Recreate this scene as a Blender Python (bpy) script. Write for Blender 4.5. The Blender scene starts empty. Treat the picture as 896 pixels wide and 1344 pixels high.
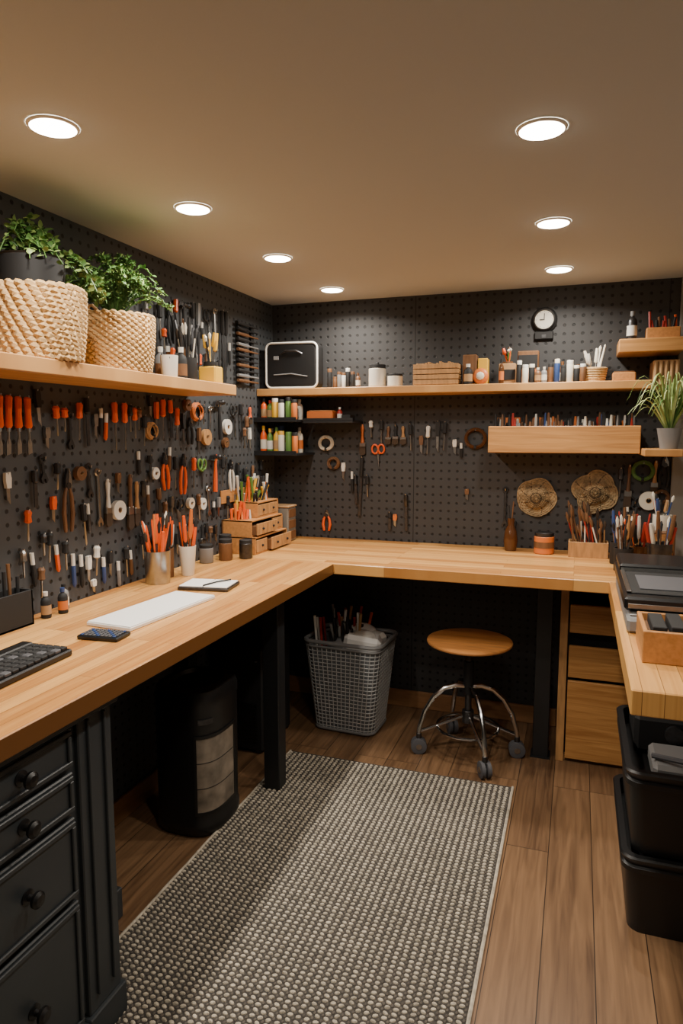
import bpy, math, random, bmesh
from mathutils import Vector, Matrix
random.seed(7)
pi=math.pi
# ------------------------------------------------------------------ helpers
def lin(c):
    return tuple(((x/255)/12.92 if x/255<=.04045 else ((x/255+.055)/1.055)**2.4) for x in c)+(1,)
MATS={}
def mat(name,rgb,rough=.5,metal=0,var=0.0,vscale=30,bump=0.0,bscale=200,spec=.5,trans=0,emit=None,estr=0,stretch=None):
    if name in MATS: return MATS[name]
    m=bpy.data.materials.new(name);m.use_nodes=True
    nt=m.node_tree;b=nt.nodes["Principled BSDF"]
    b.inputs["Base Color"].default_value=lin(rgb);b.inputs["Roughness"].default_value=rough
    b.inputs["Metallic"].default_value=metal;b.inputs["Specular IOR Level"].default_value=spec
    if trans: b.inputs["Transmission Weight"].default_value=trans
    if emit:
        b.inputs["Emission Color"].default_value=lin(emit);b.inputs["Emission Strength"].default_value=estr
    tc=nt.nodes.new("ShaderNodeTexCoord");src=tc.outputs["Object"]
    if stretch:
        mp=nt.nodes.new("ShaderNodeMapping");mp.inputs["Scale"].default_value=stretch
        nt.links.new(src,mp.inputs[0]);src=mp.outputs[0]
    if var:
        n=nt.nodes.new("ShaderNodeTexNoise");n.inputs["Scale"].default_value=vscale;n.inputs["Detail"].default_value=4
        nt.links.new(src,n.inputs["Vector"])
        r=nt.nodes.new("ShaderNodeValToRGB")
        c=lin(rgb)
        r.color_ramp.elements[0].position=.3;r.color_ramp.elements[1].position=.7
        r.color_ramp.elements[0].color=tuple(max(0,x*(1-var)) for x in c[:3])+(1,)
        r.color_ramp.elements[1].color=tuple(min(1,x*(1+var)) for x in c[:3])+(1,)
        nt.links.new(n.outputs[0],r.inputs[0]);nt.links.new(r.outputs[0],b.inputs["Base Color"])
    if bump:
        n=nt.nodes.new("ShaderNodeTexNoise");n.inputs["Scale"].default_value=bscale
        nt.links.new(src,n.inputs["Vector"])
        bp=nt.nodes.new("ShaderNodeBump");bp.inputs["Strength"].default_value=bump;bp.inputs["Distance"].default_value=.002
        nt.links.new(n.outputs[0],bp.inputs["Height"]);nt.links.new(bp.outputs[0],b.inputs["Normal"])
    MATS[name]=m
    return m

def plank_mat(name,c1,c2,cgap,ax,length,width,rough=.4,gap=.0015,grain=.35,gs=1.0,off=(0,0)):
    m=bpy.data.materials.new(name);m.use_nodes=True;nt=m.node_tree;L=nt.links;b=nt.nodes["Principled BSDF"]
    N=nt.nodes.new
    tc=N("ShaderNodeTexCoord");sp=N("ShaderNodeSeparateXYZ");L.new(tc.outputs["Object"],sp.inputs[0])
    cb=N("ShaderNodeCombineXYZ")
    a,bb={'X':(0,1),'Y':(1,0),'XZ':(0,2),'YZ':(1,2)}[ax]
    L.new(sp.outputs[a],cb.inputs[0]);L.new(sp.outputs[bb],cb.inputs[1])
    ad=N("ShaderNodeVectorMath");ad.operation='ADD';ad.inputs[1].default_value=(off[0]+20,off[1]+20,0);L.new(cb.outputs[0],ad.inputs[0])
    br=N("ShaderNodeTexBrick");br.inputs["Scale"].default_value=1;br.inputs["Brick Width"].default_value=length
    br.inputs["Row Height"].default_value=width;br.inputs["Mortar Size"].default_value=gap;br.inputs["Mortar Smooth"].default_value=.3
    br.inputs["Bias"].default_value=0;br.offset=.37;br.offset_frequency=3;br.squash=1
    br.inputs["Color1"].default_value=(0,0,0,1);br.inputs["Color2"].default_value=(1,1,1,1);br.inputs["Mortar"].default_value=(.5,.5,.5,1)
    L.new(ad.outputs[0],br.inputs["Vector"])
    mp=N("ShaderNodeMapping");mp.inputs["Scale"].default_value=(3*gs,55*gs,1)
    av=N("ShaderNodeVectorMath");av.operation='MULTIPLY_ADD';av.inputs[1].default_value=(7,7,7)
    L.new(br.outputs["Color"],av.inputs[0]);L.new(ad.outputs[0],av.inputs[2]);L.new(av.outputs[0],mp.inputs[0])
    n=N("ShaderNodeTexNoise");n.inputs["Scale"].default_value=1;n.inputs["Detail"].default_value=7;n.inputs["Distortion"].default_value=.9
    L.new(mp.outputs[0],n.inputs["Vector"])
    mx=N("ShaderNodeMix");mx.data_type='FLOAT';mx.inputs[0].default_value=grain+.2
    sc=N("ShaderNodeSeparateColor");L.new(br.outputs["Color"],sc.inputs[0])
    cr=N("ShaderNodeMapRange");cr.inputs[1].default_value=.25;cr.inputs[2].default_value=.75;L.new(n.outputs[0],cr.inputs[0])
    L.new(sc.outputs[0],mx.inputs[2]);L.new(cr.outputs[0],mx.inputs[3])
    r=N("ShaderNodeValToRGB");r.color_ramp.elements[0].position=.12;r.color_ramp.elements[1].position=.88
    r.color_ramp.elements[0].color=lin(c1);r.color_ramp.elements[1].color=lin(c2)
    L.new(mx.outputs[0],r.inputs[0])
    mc=N("ShaderNodeMix");mc.data_type='RGBA';L.new(br.outputs["Fac"],mc.inputs[0]);L.new(r.outputs[0],mc.inputs[6]);mc.inputs[7].default_value=lin(cgap)
    L.new(mc.outputs[2],b.inputs["Base Color"]);b.inputs["Roughness"].default_value=rough
    bp=N("ShaderNodeBump");bp.inputs["Strength"].default_value=.25;bp.inputs["Distance"].default_value=.001
    L.new(n.outputs[0],bp.inputs["Height"]);L.new(bp.outputs[0],b.inputs["Normal"])
    MATS[name]=m
    return m

def peg_mat(name,rgb,ax,pitch=.043,rad=.0068,seams=()):
    m=bpy.data.materials.new(name);m.use_nodes=True;nt=m.node_tree;L=nt.links;b=nt.nodes["Principled BSDF"];N=nt.nodes.new
    tc=N("ShaderNodeTexCoord");sp=N("ShaderNodeSeparateXYZ");L.new(tc.outputs["Object"],sp.inputs[0])
    def mth(op,a,bv=None,c=None):
        x=N("ShaderNodeMath");x.operation=op
        for i,q in enumerate((a,bv,c)):
            if q is None: continue
            if isinstance(q,(int,float)): x.inputs[i].default_value=q
            else: L.new(q,x.inputs[i])
        return x.outputs[0]
    def fr(o): return mth('SUBTRACT',mth('FRACT',mth('DIVIDE',mth('ADD',o,10),pitch)),.5)
    A=sp.outputs[ax];u=fr(A);v=fr(sp.outputs[2])
    d=mth('SQRT',mth('ADD',mth('MULTIPLY',u,u),mth('MULTIPLY',v,v)))
    mr=N("ShaderNodeMapRange");mr.inputs[1].default_value=rad/pitch*.85;mr.inputs[2].default_value=rad/pitch*1.15;L.new(d,mr.inputs[0])
    solid=mr.outputs[0]
    for s in seams:
        q=mth('GREATER_THAN',mth('ABSOLUTE',mth('SUBTRACT',A,s)),.0022)
        solid=mth('MULTIPLY',solid,q)
    n=N("ShaderNodeTexNoise");n.inputs["Scale"].default_value=4;n.inputs["Detail"].default_value=5;L.new(tc.outputs["Object"],n.inputs["Vector"])
    r=N("ShaderNodeValToRGB");c=lin(rgb)
    r.color_ramp.elements[0].color=tuple(x*.85 for x in c[:3])+(1,);r.color_ramp.elements[1].color=tuple(x*1.15 for x in c[:3])+(1,)
    L.new(n.outputs[0],r.inputs[0])
    mc=N("ShaderNodeMix");mc.data_type='RGBA';L.new(solid,mc.inputs[0]);mc.inputs[6].default_value=lin((5,5,5));L.new(r.outputs[0],mc.inputs[7])
    L.new(mc.outputs[2],b.inputs["Base Color"]);b.inputs["Roughness"].default_value=.6
    bp=N("ShaderNodeBump");bp.inputs["Strength"].default_value=.5;bp.inputs["Distance"].default_value=.003
    L.new(solid,bp.inputs["Height"]);L.new(bp.outputs[0],b.inputs["Normal"])
    return m

class MB:
    def __init__(s): s.v=[];s.f=[];s.mi=[];s.m=[];s.M=Matrix.Identity(4)
    def idx(s,m):
        if m not in s.m: s.m.append(m)
        return s.m.index(m)
    def add(s,vs,fs,m):
        o=len(s.v);i=s.idx(m)
        s.v+= [tuple(s.M@Vector(v)) for v in vs]
        s.f+= [tuple(o+k for k in f) for f in fs];s.mi+=[i]*len(fs)
    def box(s,x0,x1,y0,y1,z0,z1,m,c=0,R=None):
        if c<=0:
            vs=[(x,y,z) for x in(x0,x1) for y in(y0,y1) for z in(z0,z1)]
            fs=[(0,1,3,2),(4,6,7,5),(0,4,5,1),(2,3,7,6),(0,2,6,4),(1,5,7,3)]
        else:
            vs=[];key={}
            X=(x0,x1);Y=(y0,y1);Z=(z0,z1)
            for i in(0,1):
                for j in(0,1):
                    for k in(0,1):
                        sx=c if i==0 else -c;sy=c if j==0 else -c;sz=c if k==0 else -c
                        key[(i,j,k,0)]=len(vs);vs.append((X[i],Y[j]+sy,Z[k]+sz))
                        key[(i,j,k,1)]=len(vs);vs.append((X[i]+sx,Y[j],Z[k]+sz))
                        key[(i,j,k,2)]=len(vs);vs.append((X[i]+sx,Y[j]+sy,Z[k]))
            g=lambda *a:key[a]
            fs=[]
            cyc=[(0,0),(1,0),(1,1),(0,1)]
            for i in(0,1):
                fs.append([g(i,j,k,0) for j,k in (cyc if i else cyc[::-1])])
                fs.append([g(k,i,j,1) for j,k in (cyc if i else cyc[::-1])])
                fs.append([g(j,k,i,2) for j,k in (cyc if i else cyc[::-1])])
            for j,k in cyc:
                fs.append([g(0,j,k,1),g(1,j,k,1),g(1,j,k,2),g(0,j,k,2)])
                fs.append([g(j,0,k,0),g(j,1,k,0),g(j,1,k,2),g(j,0,k,2)])
                fs.append([g(j,k,0,0),g(j,k,1,0),g(j,k,1,1),g(j,k,0,1)])
            for i in(0,1):
                for j in(0,1):
                    for k in(0,1): fs.append([g(i,j,k,0),g(i,j,k,1),g(i,j,k,2)])
        if R is not None:
            cc=Vector(((x0+x1)/2,(y0+y1)/2,(z0+z1)/2))
            vs=[tuple(R@(Vector(v)-cc)+cc) for v in vs]
        s.add(vs,fs,m)
    def tube(s,pts,rad,m,n=8,closed=False,sc=(1,1)):
        P=[Vector(p) for p in pts];k=len(P)
        if not hasattr(rad,'__len__'): rad=[rad]*k
        vs=[];prev=None
        for i in range(k):
            if closed: t=P[(i+1)%k]-P[i-1]
            else: t=P[min(i+1,k-1)]-P[max(i-1,0)]
            if t.length<1e-9: t=Vector((0,0,1))
            t.normalize()
            if prev is None:
                a=Vector((0,0,1)) if abs(t.z)<.9 else Vector((1,0,0))
            else: a=prev
            x=(a-t*a.dot(t))
            if x.length<1e-6: x=t.orthogonal()
            x.normalize();y=t.cross(x);prev=x
            for j in range(n):
                an=2*pi*j/n
                vs.append(tuple(P[i]+x*(math.cos(an)*rad[i]*sc[0])+y*(math.sin(an)*rad[i]*sc[1])))
        fs=[]
        for i in range(k if closed else k-1):
            i2=(i+1)%k
            for j in range(n):
                fs.append((i*n+j,i*n+(j+1)%n,i2*n+(j+1)%n,i2*n+j))
        if not closed:
            fs.append(tuple(range(n))[::-1]);fs.append(tuple((k-1)*n+j for j in range(n)))
        s.add(vs,fs,m)
    def lathe(s,prof,m,c=(0,0,0),n=24,sx=1,sy=1):
        vs=[];k=len(prof)
        for r,z in prof:
            r=max(r,1e-4)
            for j in range(n):
                a=2*pi*j/n;vs.append((c[0]+r*sx*math.cos(a),c[1]+r*sy*math.sin(a),c[2]+z))
        fs=[]
        for i in range(k-1):
            for j in range(n):
                fs.append((i*n+j,i*n+(j+1)%n,(i+1)*n+(j+1)%n,(i+1)*n+j))
        s.add(vs,fs,m)
    def cyl(s,c,r,h,m,n=20,bev=.0):
        b=bev or min(r,h)*.06
        s.lathe([(0,0),(r-b,0),(r,b),(r,h-b),(r-b,h),(0,h)],m,c,n)
    def sph(s,c,r,m,n=10,sc=(1,1,1)):
        k=max(5,n//2+1)
        vs=[];fs=[]
        for i in range(k+1):
            th=pi*i/k;rr=max(math.sin(th),1e-3)
            for j in range(n):
                a=2*pi*j/n
                vs.append((c[0]+r*sc[0]*rr*math.cos(a),c[1]+r*sc[1]*rr*math.sin(a),c[2]-r*sc[2]*math.cos(th)))
        for i in range(k):
            for j in range(n): fs.append((i*n+j,i*n+(j+1)%n,(i+1)*n+(j+1)%n,(i+1)*n+j))
        s.add(vs,fs,m)
    def prism(s,out,y0,y1,m):
        n=len(out)
        vs=[(x,y0,z) for x,z in out]+[(x,y1,z) for x,z in out]
        fs=[tuple(range(n)),tuple(range(n,2*n))[::-1]]+[(i,n+i,n+(i+1)%n,(i+1)%n) for i in range(n)]
        s.add(vs,fs,m)
    def build(s,name,loc=(0,0,0),rz=0,rot=None,parent=None,smooth=True,recalc=True):
        me=bpy.data.meshes.new(name);me.from_pydata(s.v,[],s.f)
        for m in s.m: me.materials.append(m)
        me.polygons.foreach_set("material_index",s.mi)
        if recalc:
            bm=bmesh.new();bm.from_mesh(me);bmesh.ops.recalc_face_normals(bm,faces=bm.faces);bm.to_mesh(me);bm.free()
        if smooth:
            me.polygons.foreach_set("use_smooth",[True]*len(me.polygons))
            me.set_sharp_from_angle(angle=math.radians(35))
        me.update()
        o=bpy.data.objects.new(name,me);bpy.context.collection.objects.link(o)
        o.location=loc;o.rotation_euler=rot if rot else (0,0,rz)
        if parent: o.parent=parent
        return o
def empty(name,loc=(0,0,0)):
    e=bpy.data.objects.new(name,None);bpy.context.collection.objects.link(e);e.location=loc;e.empty_display_size=.05
    return e
def simple(name,x0,x1,y0,y1,z0,z1,m,c=0,parent=None):
    b=MB();b.box(x0,x1,y0,y1,z0,z1,m,c);return b.build(name,parent=parent)

# ------------------------------------------------------------------ materials
XL=-1.67;YB=3.6;XR=.76;YF=-1.5;H=2.252;CT=.938;CB=.888
M_ceil=mat("ceiling_paint",(196,202,206),.9,bump=.15,bscale=300)
M_pegL=peg_mat("pegboard_left",(64,67,70),1,rad=.0072)
M_pegB=peg_mat("pegboard_back",(52,52,53),0,seams=(-.84,.38),rad=.0072)
M_plain=mat("wall_plaster",(140,138,132),.9,bump=.1)
M_dark=mat("black_powdercoat",(26,27,29),.45,bump=.1)
M_cab=mat("charcoal_cabinet_paint",(50,54,57),.42,var=.08,vscale=5)
M_black=mat("black_plastic",(18,18,19),.38)
M_blackm=mat("matte_black",(24,24,25),.7)
M_rubber=mat("grey_rubber",(80,80,84),.6)
M_steel=mat("brushed_steel",(170,170,168),.3,1,var=.1,vscale=60)
M_dsteel=mat("dark_steel",(80,80,82),.38,.9,var=.2,vscale=60)
M_chrome=mat("chrome",(200,200,200),.18,1)
M_or=mat("orange_plastic",(226,90,28),.4)
M_or2=mat("amber_orange",(202,112,52),.45)
M_red=mat("red_plastic",(160,44,34),.4)
M_yel=mat("yellow_plastic",(218,170,52),.4)
M_grn=mat("green_plastic",(88,126,56),.4)
M_blu=mat("blue_plastic",(48,70,118),.4)
M_wht=mat("white_plastic",(216,214,206),.4)
M_crm=mat("cream_enamel",(218,212,196),.35)
M_gry=mat("grey_plastic",(124,124,124),.5)
M_tan=mat("tan_wood",(176,132,84),.5,var=.2,vscale=12,stretch=(6,6,1))
M_brn=mat("brown_wood",(108,74,46),.5,var=.2,vscale=12,stretch=(6,6,1))
M_paper=mat("paper_white",(236,235,232),.7)
M_kraft=mat("kraft_card",(168,132,92),.8,var=.1)
M_jute=mat("jute_rope",(206,170,118),.85,var=.22,vscale=90,bump=.8,bscale=350)
M_soil=mat("soil",(40,28,20),.9,bump=.8)
M_leaf=mat("leaf_green",(78,116,54),.5,var=.35,vscale=25)
M_leaf2=mat("leaf_light",(134,160,88),.5,var=.3,vscale=25)
M_pale=mat("leaf_pale",(186,198,130),.5,var=.2,vscale=25)
M_bris=mat("bristle",(60,45,30),.8)
M_glass=mat("smoky_plastic",(120,116,108),.3)
M_wax=mat("amber_glass",(84,52,28),.15)
BBc=((172,112,54),(226,172,100),(112,72,36))
M_bbY=plank_mat("butcher_block_y",*BBc,'Y',.8,.048,rough=.33,gap=.0008,grain=.25)
M_bbX=plank_mat("butcher_block_x",*BBc,'X',.8,.048,rough=.33,gap=.0008,grain=.25)
M_shX=plank_mat("oak_shelf_x",(164,114,60),(212,162,100),(160,110,60),'X',2.6,.4,rough=.45,gap=.0001,grain=.6)
M_shY=plank_mat("oak_shelf_y",(164,114,60),(212,162,100),(160,110,60),'Y',2.6,.4,rough=.45,gap=.0001,grain=.6)
M_shXZ=plank_mat("oak_front_xz",(160,108,56),(206,154,92),(160,110,60),'XZ',2.6,.4,rough=.45,gap=.0001,grain=.6)
M_floor=plank_mat("oak_floor",(76,54,37),(138,106,76),(34,25,18),'Y',1.35,.15,rough=.38,gap=.0016,grain=.45,gs=.8)
M_base=mat("oak_baseboard",(150,108,70),.5,var=.15,vscale=6,stretch=(2,2,12))

# ------------------------------------------------------------------ room shell
simple("floor",XL-.1,XR+.1,YF-.1,YB+.1,-.1,0,M_floor)
simple("ceiling",XL-.1,XR+.1,YF-.1,YB+.1,H,H+.1,M_ceil)
simple("wall_left",XL-.1,XL,YF-.1,YB+.1,0,H,M_pegL)
simple("wall_back",XL,XR+.1,YB,YB+.1,0,H,M_pegB)
simple("wall_right",XR,XR+.1,YF-.1,YB,0,H,M_plain)
simple("wall_front",XL,XR,YF-.1,YF,0,H,M_plain)
simple("trim_1",.424,XR,3.575,YB,CT,H,M_plain,.004)
simple("baseboard_back",XL+.016,-.06,YB-.016,YB,0,.095,M_base,.003)
simple("baseboard_left",XL,XL+.016,1.7,YB,0,.095,M_base,.003)

# ------------------------------------------------------------------ workbench
wb=empty("workbench",(-1.3,2.5,0))
def pw(o):
    o.parent=wb;o.matrix_parent_inverse=Matrix.Translation((1.3,-2.5,0));return o
pw(simple("left_top",XL+.002,-1.04,-.2,2.872,CB,CT,M_bbY,.003))
pw(simple("back_top",XL+.002,XR-.002,2.873,YB-.002,CB,CT,M_bbX,.003))
pw(simple("right_top",.136,XR-.002,1.65,2.872,CB-.012,CT,M_bbY,.003))
for i,(x,y) in enumerate([(-1.19,2.54),(-.12,3.24),(-1.62,2.54),(.70,1.74)]):
    b=MB();h=CB if x<.5 else CB-.012
    b.box(x-.036,x+.036,y-.036,y+.036,0,h,M_dark,.003);b.box(x-.045,x+.045,y-.045,y+.045,0,.006,M_dark)
    pw(b.build("leg_%d"%(i+1)))
pw(simple("rail_left",-1.62,-1.19,2.51,2.57,CB-.05,CB,M_dark))

# ------------------------------------------------------------------ rug
b=MB()
M_rd=mat("rug_dark_wool",(60,56,52),.95,var=.35,vscale=60,bump=.6,bscale=500)
M_rl=mat("rug_cream_wool",(182,172,154),.95,var=.35,vscale=45,bump=.8,bscale=500)
M_rg=mat("rug_grey_wool",(88,82,75),.95,var=.3,vscale=45,bump=.8,bscale=500)
rx0,rx1,ry0,ry1=-1.26,-.215,.55,2.87
b.box(rx0,rx1,ry0,ry1,.001,.007,M_rd,.002)
px,py=.0235,.0175
nx=int((rx1-rx0)/px);ny=int((ry1-ry0)/py)
def knot(x,y,w,dd,hh,an,m):
    ca,sa=math.cos(an),math.sin(an);vs=[]
    for (k,z) in ((1.0,.0),(.85,.6),(.4,1.0)):
        for q in range(7):
            a=2*pi*(q+.5)/7;lx=math.cos(a)*w*k;ly=math.sin(a)*dd*k
            vs.append((x+lx*ca-ly*sa,y+lx*sa+ly*ca,.0066+z*hh))
    fs=[]
    for r in range(2):
        for q in range(7): fs.append((r*7+q,r*7+(q+1)%7,(r+1)*7+(q+1)%7,(r+1)*7+q))
    fs.append(tuple(14+q for q in range(7)))
    b.add(vs,fs,m)
for j in range(ny):
    for i in range(nx+1):
        x=rx0+px*.5+i*px+random.uniform(-.001,.001);y=ry0+py*(j+.5)+random.uniform(-.0008,.0008)
        if x>rx1-.008: continue
        knot(x,y,random.uniform(.0082,.0095),random.uniform(.0055,.0065),random.uniform(.0045,.006),random.uniform(-.15,.15)+(.3 if j%2 else -.3),M_rl)
        if x<rx1-.02: knot(x+px/2,y+py/2,.0044,.0062,.0035,0,M_rg)
for x in (rx0,rx1):
    b.tube([(x,ry0+(ry1-ry0)*k/60,.006+.001*math.sin(k)) for k in range(61)],.006,M_rl,6)
b.build("woven_rug",recalc=False)

# ------------------------------------------------------------------ left drawer cabinet
b=MB();fx=-1.1
b.box(XL+.004,fx,.0,1.36,.10,CB-.002,M_cab,.002)
b.box(XL+.004,fx-.03,.02,1.34,0,.10,M_cab)
b.box(fx-.02,fx+.022,1.225,1.365,.0,.09,M_cab,.003)
b.box(fx-.02,fx+.012,1.235,1.355,.09,CB-.003,M_cab,.003)
b.box(fx,fx+.02,1.262,1.27,.13,.85,M_cab,.002);b.box(fx,fx+.02,1.32,1.328,.13,.85,M_cab,.002)
b.box(fx-.02,fx+.02,0,1.228,.0,.085,M_cab,.003)
b.box(fx-.02,fx+.028,0,1.368,CB-.03,CB-.003,M_cab,.004)
rows=[(.755,.852,.81),(.645,.742,.70),(.435,.63,.535),(.10,.42,.305)]
for (y0,y1) in ((.56,.875),(.895,1.215),(.2,.54)):
    for z0,z1,zk in rows:
        b.box(fx,fx+.012,y0,y1,z0,z1,M_cab,.003)
        w=.018;xo=fx+.012
        b.box(xo,xo+.007,y0+.006,y1-.006,z1-w,z1-.006,M_cab,.002);b.box(xo,xo+.007,y0+.006,y1-.006,z0+.006,z0+w,M_cab,.002)
        b.box(xo,xo+.007,y0+.006,y0+w,z0+w,z1-w,M_cab,.002);b.box(xo,xo+.007,y1-w,y1-.006,z0+w,z1-w,M_cab,.002)
        yc=(y0+y1)/2+.005
        b.M=Matrix.Translation((xo,yc,(z0+z1)/2))@Matrix.Rotation(pi/2,4,'Y')
        b.lathe([(0.017,0),(.017,.003),(.008,.006),(.006,.015),(.012,.019),(.018,.024),(.0185,.031),(.012,.037),(0,.038)],M_black,n=18)
        b.M=Matrix.Identity(4)
b.box(XL+.004,-1.33,1.37,1.65,.0,CB-.003,M_cab,.003)
b.box(-1.33,-1.32,1.39,1.63,.12,.84,M_cab,.003);b.box(-1.345,-1.315,1.37,1.66,0,.1,M_cab,.003)
b.build("drawer_cabinet")

# ------------------------------------------------------------------ oak drawer unit under back counter
b=MB();y=3.2
b.box(-.05,-.015,y,3.58,0,CB-.002,M_tan,.002);b.box(.40,.435,y,3.58,0,CB-.002,M_tan,.002)
b.box(-.015,.40,3.56,3.58,0,CB-.002,M_brn);b.box(-.015,.40,y+.03,3.56,0,.02,M_tan);b.box(-.015,.40,y+.02,3.56,CB-.02,CB-.002,M_tan)
b.box(-.015,.40,y+.06,3.5,.02,.755,M_blackm)
for k,(z0,z1,yo) in enumerate([(.625,.755,-.01),(.41,.56,.0),(.02,.395,-.005)]):
    b.box(-.008,.393,y+yo,y+yo+.02,z0,z1,M_shXZ,.003)
    b.box(-.005,.39,y+yo+.02,y+.3,z0+.01,z1-.04,M_tan)
b.build("oak_drawer_unit")

# ------------------------------------------------------------------ black storage bins (right)
def bin_(z0,z1,x0=.178,x1=.66,y0=2.1,y1=2.62):
    b=MB();t=.02
    def rr(x0,x1,y0,y1,r,z,n=5):
        pts=[]
        for cx,cy,a0 in((x1-r,y1-r,0),(x0+r,y1-r,pi/2),(x0+r,y0+r,pi),(x1-r,y0+r,1.5*pi)):
            for k in range(n+1):
                a=a0+pi/2*k/n;pts.append((cx+r*math.cos(a),cy+r*math.sin(a),z))
        return pts
    L=[rr(x0+t,x1-t,y0+t,y1-t,.04,z0),rr(x0+.004,x1-.004,y0+.004,y1-.004,.04,z1-.05),rr(x0-.008,x1+.008,y0-.008,y1+.008,.045,z1-.05),
       rr(x0-.008,x1+.008,y0-.008,y1+.008,.045,z1-.035),rr(x0-.001,x1+.001,y0-.001,y1+.001,.042,z1-.03),rr(x0-.012,x1+.012,y0-.012,y1+.012,.045,z1-.006),rr(x0-.008,x1+.008,y0-.008,y1+.008,.045,z1),
       rr(x0+.01,x1-.01,y0+.01,y1-.01,.035,z1),rr(x0+.014,x1-.014,y0+.014,y1-.014,.035,z1-.06)]
    n=len(L[0]);vs=[p for l in L for p in l];fs=[tuple(range(n))]
    for i in range(len(L)-1):
        for j in range(n): fs.append((i*n+j,i*n+(j+1)%n,(i+1)*n+(j+1)%n,(i+1)*n+j))
    fs.append(tuple((len(L)-1)*n+j for j in range(n)))
    b.add(vs,fs,M_black)
    return b
b=bin_(.0,.26);b.build("storage_bin")
b=bin_(.2605,.53)
b.box(.21,.42,2.36,2.59,.471,.60,M_blackm,.015);b.tube([(.33,2.36,.55),(.33,2.345,.55)],.03,M_dsteel,14)
b.box(.25,.5,2.15,2.33,.471,.53,M_gry,.012);b.tube([(.25,2.2,.54),(.33,2.16,.55),(.45,2.2,.545),(.55,2.28,.53)],.009,M_rubber,8)
b.box(.45,.6,2.38,2.55,.471,.54,M_dsteel,.01)
b.build("parts_bin")

# ------------------------------------------------------------------ space heater (left under counter)
b=MB();c=(-1.385,2.24,0)
def sup(rx,ry,z,n=32,p=3.0):
    out=[]
    for k in range(n):
        a=2*pi*k/n;ca,sa=math.cos(a),math.sin(a)
        out.append((rx*math.copysign(abs(ca)**(2/p),ca),ry*math.copysign(abs(sa)**(2/p),sa),z))
    return out
prof=[(.92,0),(1,.02),(1,.05),(.97,.06),(.985,.5),(1.0,.51),(1.0,.545),(.94,.57),(.7,.575),(.66,.56),(.01,.56)]
vs=[];n=32
for k,z in prof: vs+=sup(.14*k,.155*k,z)
fs=[tuple(range(n))]
for i in range(len(prof)-1):
    for j in range(n): fs.append((i*n+j,i*n+(j+1)%n,(i+1)*n+(j+1)%n,(i+1)*n+j))
b.add(vs,fs,M_black)
def arc(z0,z1,a0,a1,k,m,seg=16):
    vs=[];fs=[]
    for i in range(seg+1):
        a=a0+(a1-a0)*i/seg;ca,sa=math.cos(a),math.sin(a);p=3
        x=.14*k*math.copysign(abs(ca)**(2/p),ca);y=.155*k*math.copysign(abs(sa)**(2/p),sa)
        vs+=[(x,y,z0),(x,y,z1),(x*.95,y*.95,z0),(x*.95,y*.95,z1)]
    for i in range(seg):
        o=i*4;fs+=[(o,o+4,o+5,o+1),(o,o+2,o+6,o+4),(o+1,o+5,o+7,o+3)]
    fs+=[(0,1,3,2),(seg*4,seg*4+2,seg*4+3,seg*4+1)]
    b.add(vs,fs,m)
M_win=mat("heater_window_beige",(130,118,104),.3,var=.55,vscale=11)
a0,a1=math.radians(-66),math.radians(8)
arc(.10,.40,a0,a1,1.0,M_win)
for z in (.10,.40): arc(z-.005,z+.006,a0-.04,a1+.04,1.015,M_black)
for z in (.20,.30): arc(z-.0012,z+.0012,a0,a1,1.008,M_dsteel)
for a in (a0,a1): arc(.10,.404,a-.04,a+.04,1.015,M_black,2)
arc(.45,.47,math.radians(-60),math.radians(-30),1.01,M_dsteel)
b.build("space_heater",c)

b=MB();b.box(-1.63,-1.37,2.79,3.12,.015,.52,M_blackm,.008)
for x in(-1.6,-1.41):
    for yy in(2.82,3.08): b.cyl((x,yy,0),.015,.016,M_rubber,10)
for k in range(10): b.box(-1.6,-1.4,2.786,2.79,.06+k*.02,.07+k*.02,M_black)
b.cyl((-1.40,2.786,.46),.008,.004,M_steel,10)
b.build("computer_tower")

# ------------------------------------------------------------------ wire laundry basket
b=MB();M_wire=mat("galvanised_wire",(190,192,192),.45,.4);M_lin=mat("grey_liner",(128,132,136),.8,var=.2,vscale=40,bump=.5,bscale=120)
def rrect(hx,hy,r,z,n=6):
    pts=[]
    for cx,cy,a0 in((hx-r,hy-r,0),(-hx+r,hy-r,pi/2),(-hx+r,-hy+r,pi),(hx-r,-hy+r,1.5*pi)):
        for k in range(n+1):
            a=a0+pi/2*k/n;pts.append((cx+r*math.cos(a),cy+r*math.sin(a),z))
    return pts
def lev(t,ins=0): return rrect(.160+.046*t-ins,.125+.035*t-ins,.05-ins,.008+.47*t)
L=[lev(.01,.012),lev(.93,.012),lev(.93,.02),lev(.75,.02)];n=len(L[0])
fs=[tuple(range(n))]
for i in range(3):
    for j in range(n): fs.append((i*n+j,i*n+(j+1)%n,(i+1)*n+(j+1)%n,(i+1)*n+j))
fs.append(tuple(3*n+j for j in range(n)))
b.add([p for l in L for p in l],fs,M_lin)
for k in range(23):
    t=k/22*.94;b.tube(lev(t),.0026,M_wire,5,closed=True)
def resample(P,cnt):
    P=[Vector(p) for p in P]+[Vector(P[0])];d=[0]
    for i in range(1,len(P)): d.append(d[-1]+(P[i]-P[i-1]).length)
    out=[]
    for k in range(cnt):
        s=d[-1]*k/cnt;i=max(j for j in range(len(d)) if d[j]<=s+1e-9);i=min(i,len(P)-2)
        out.append(P[i].lerp(P[i+1],(s-d[i])/max(d[i+1]-d[i],1e-9)))
    return out
lo=resample(lev(0),52);hi=resample(lev(.94),52)
for p,q in zip(lo,hi): b.tube([p,q],.0026,M_wire,5)
b.tube(lev(1.0),.011,M_gry,8,closed=True);b.tube(lev(.95),.007,M_gry,8,closed=True);b.tube(lev(0.012),.008,M_gry,8,closed=True)
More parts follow.
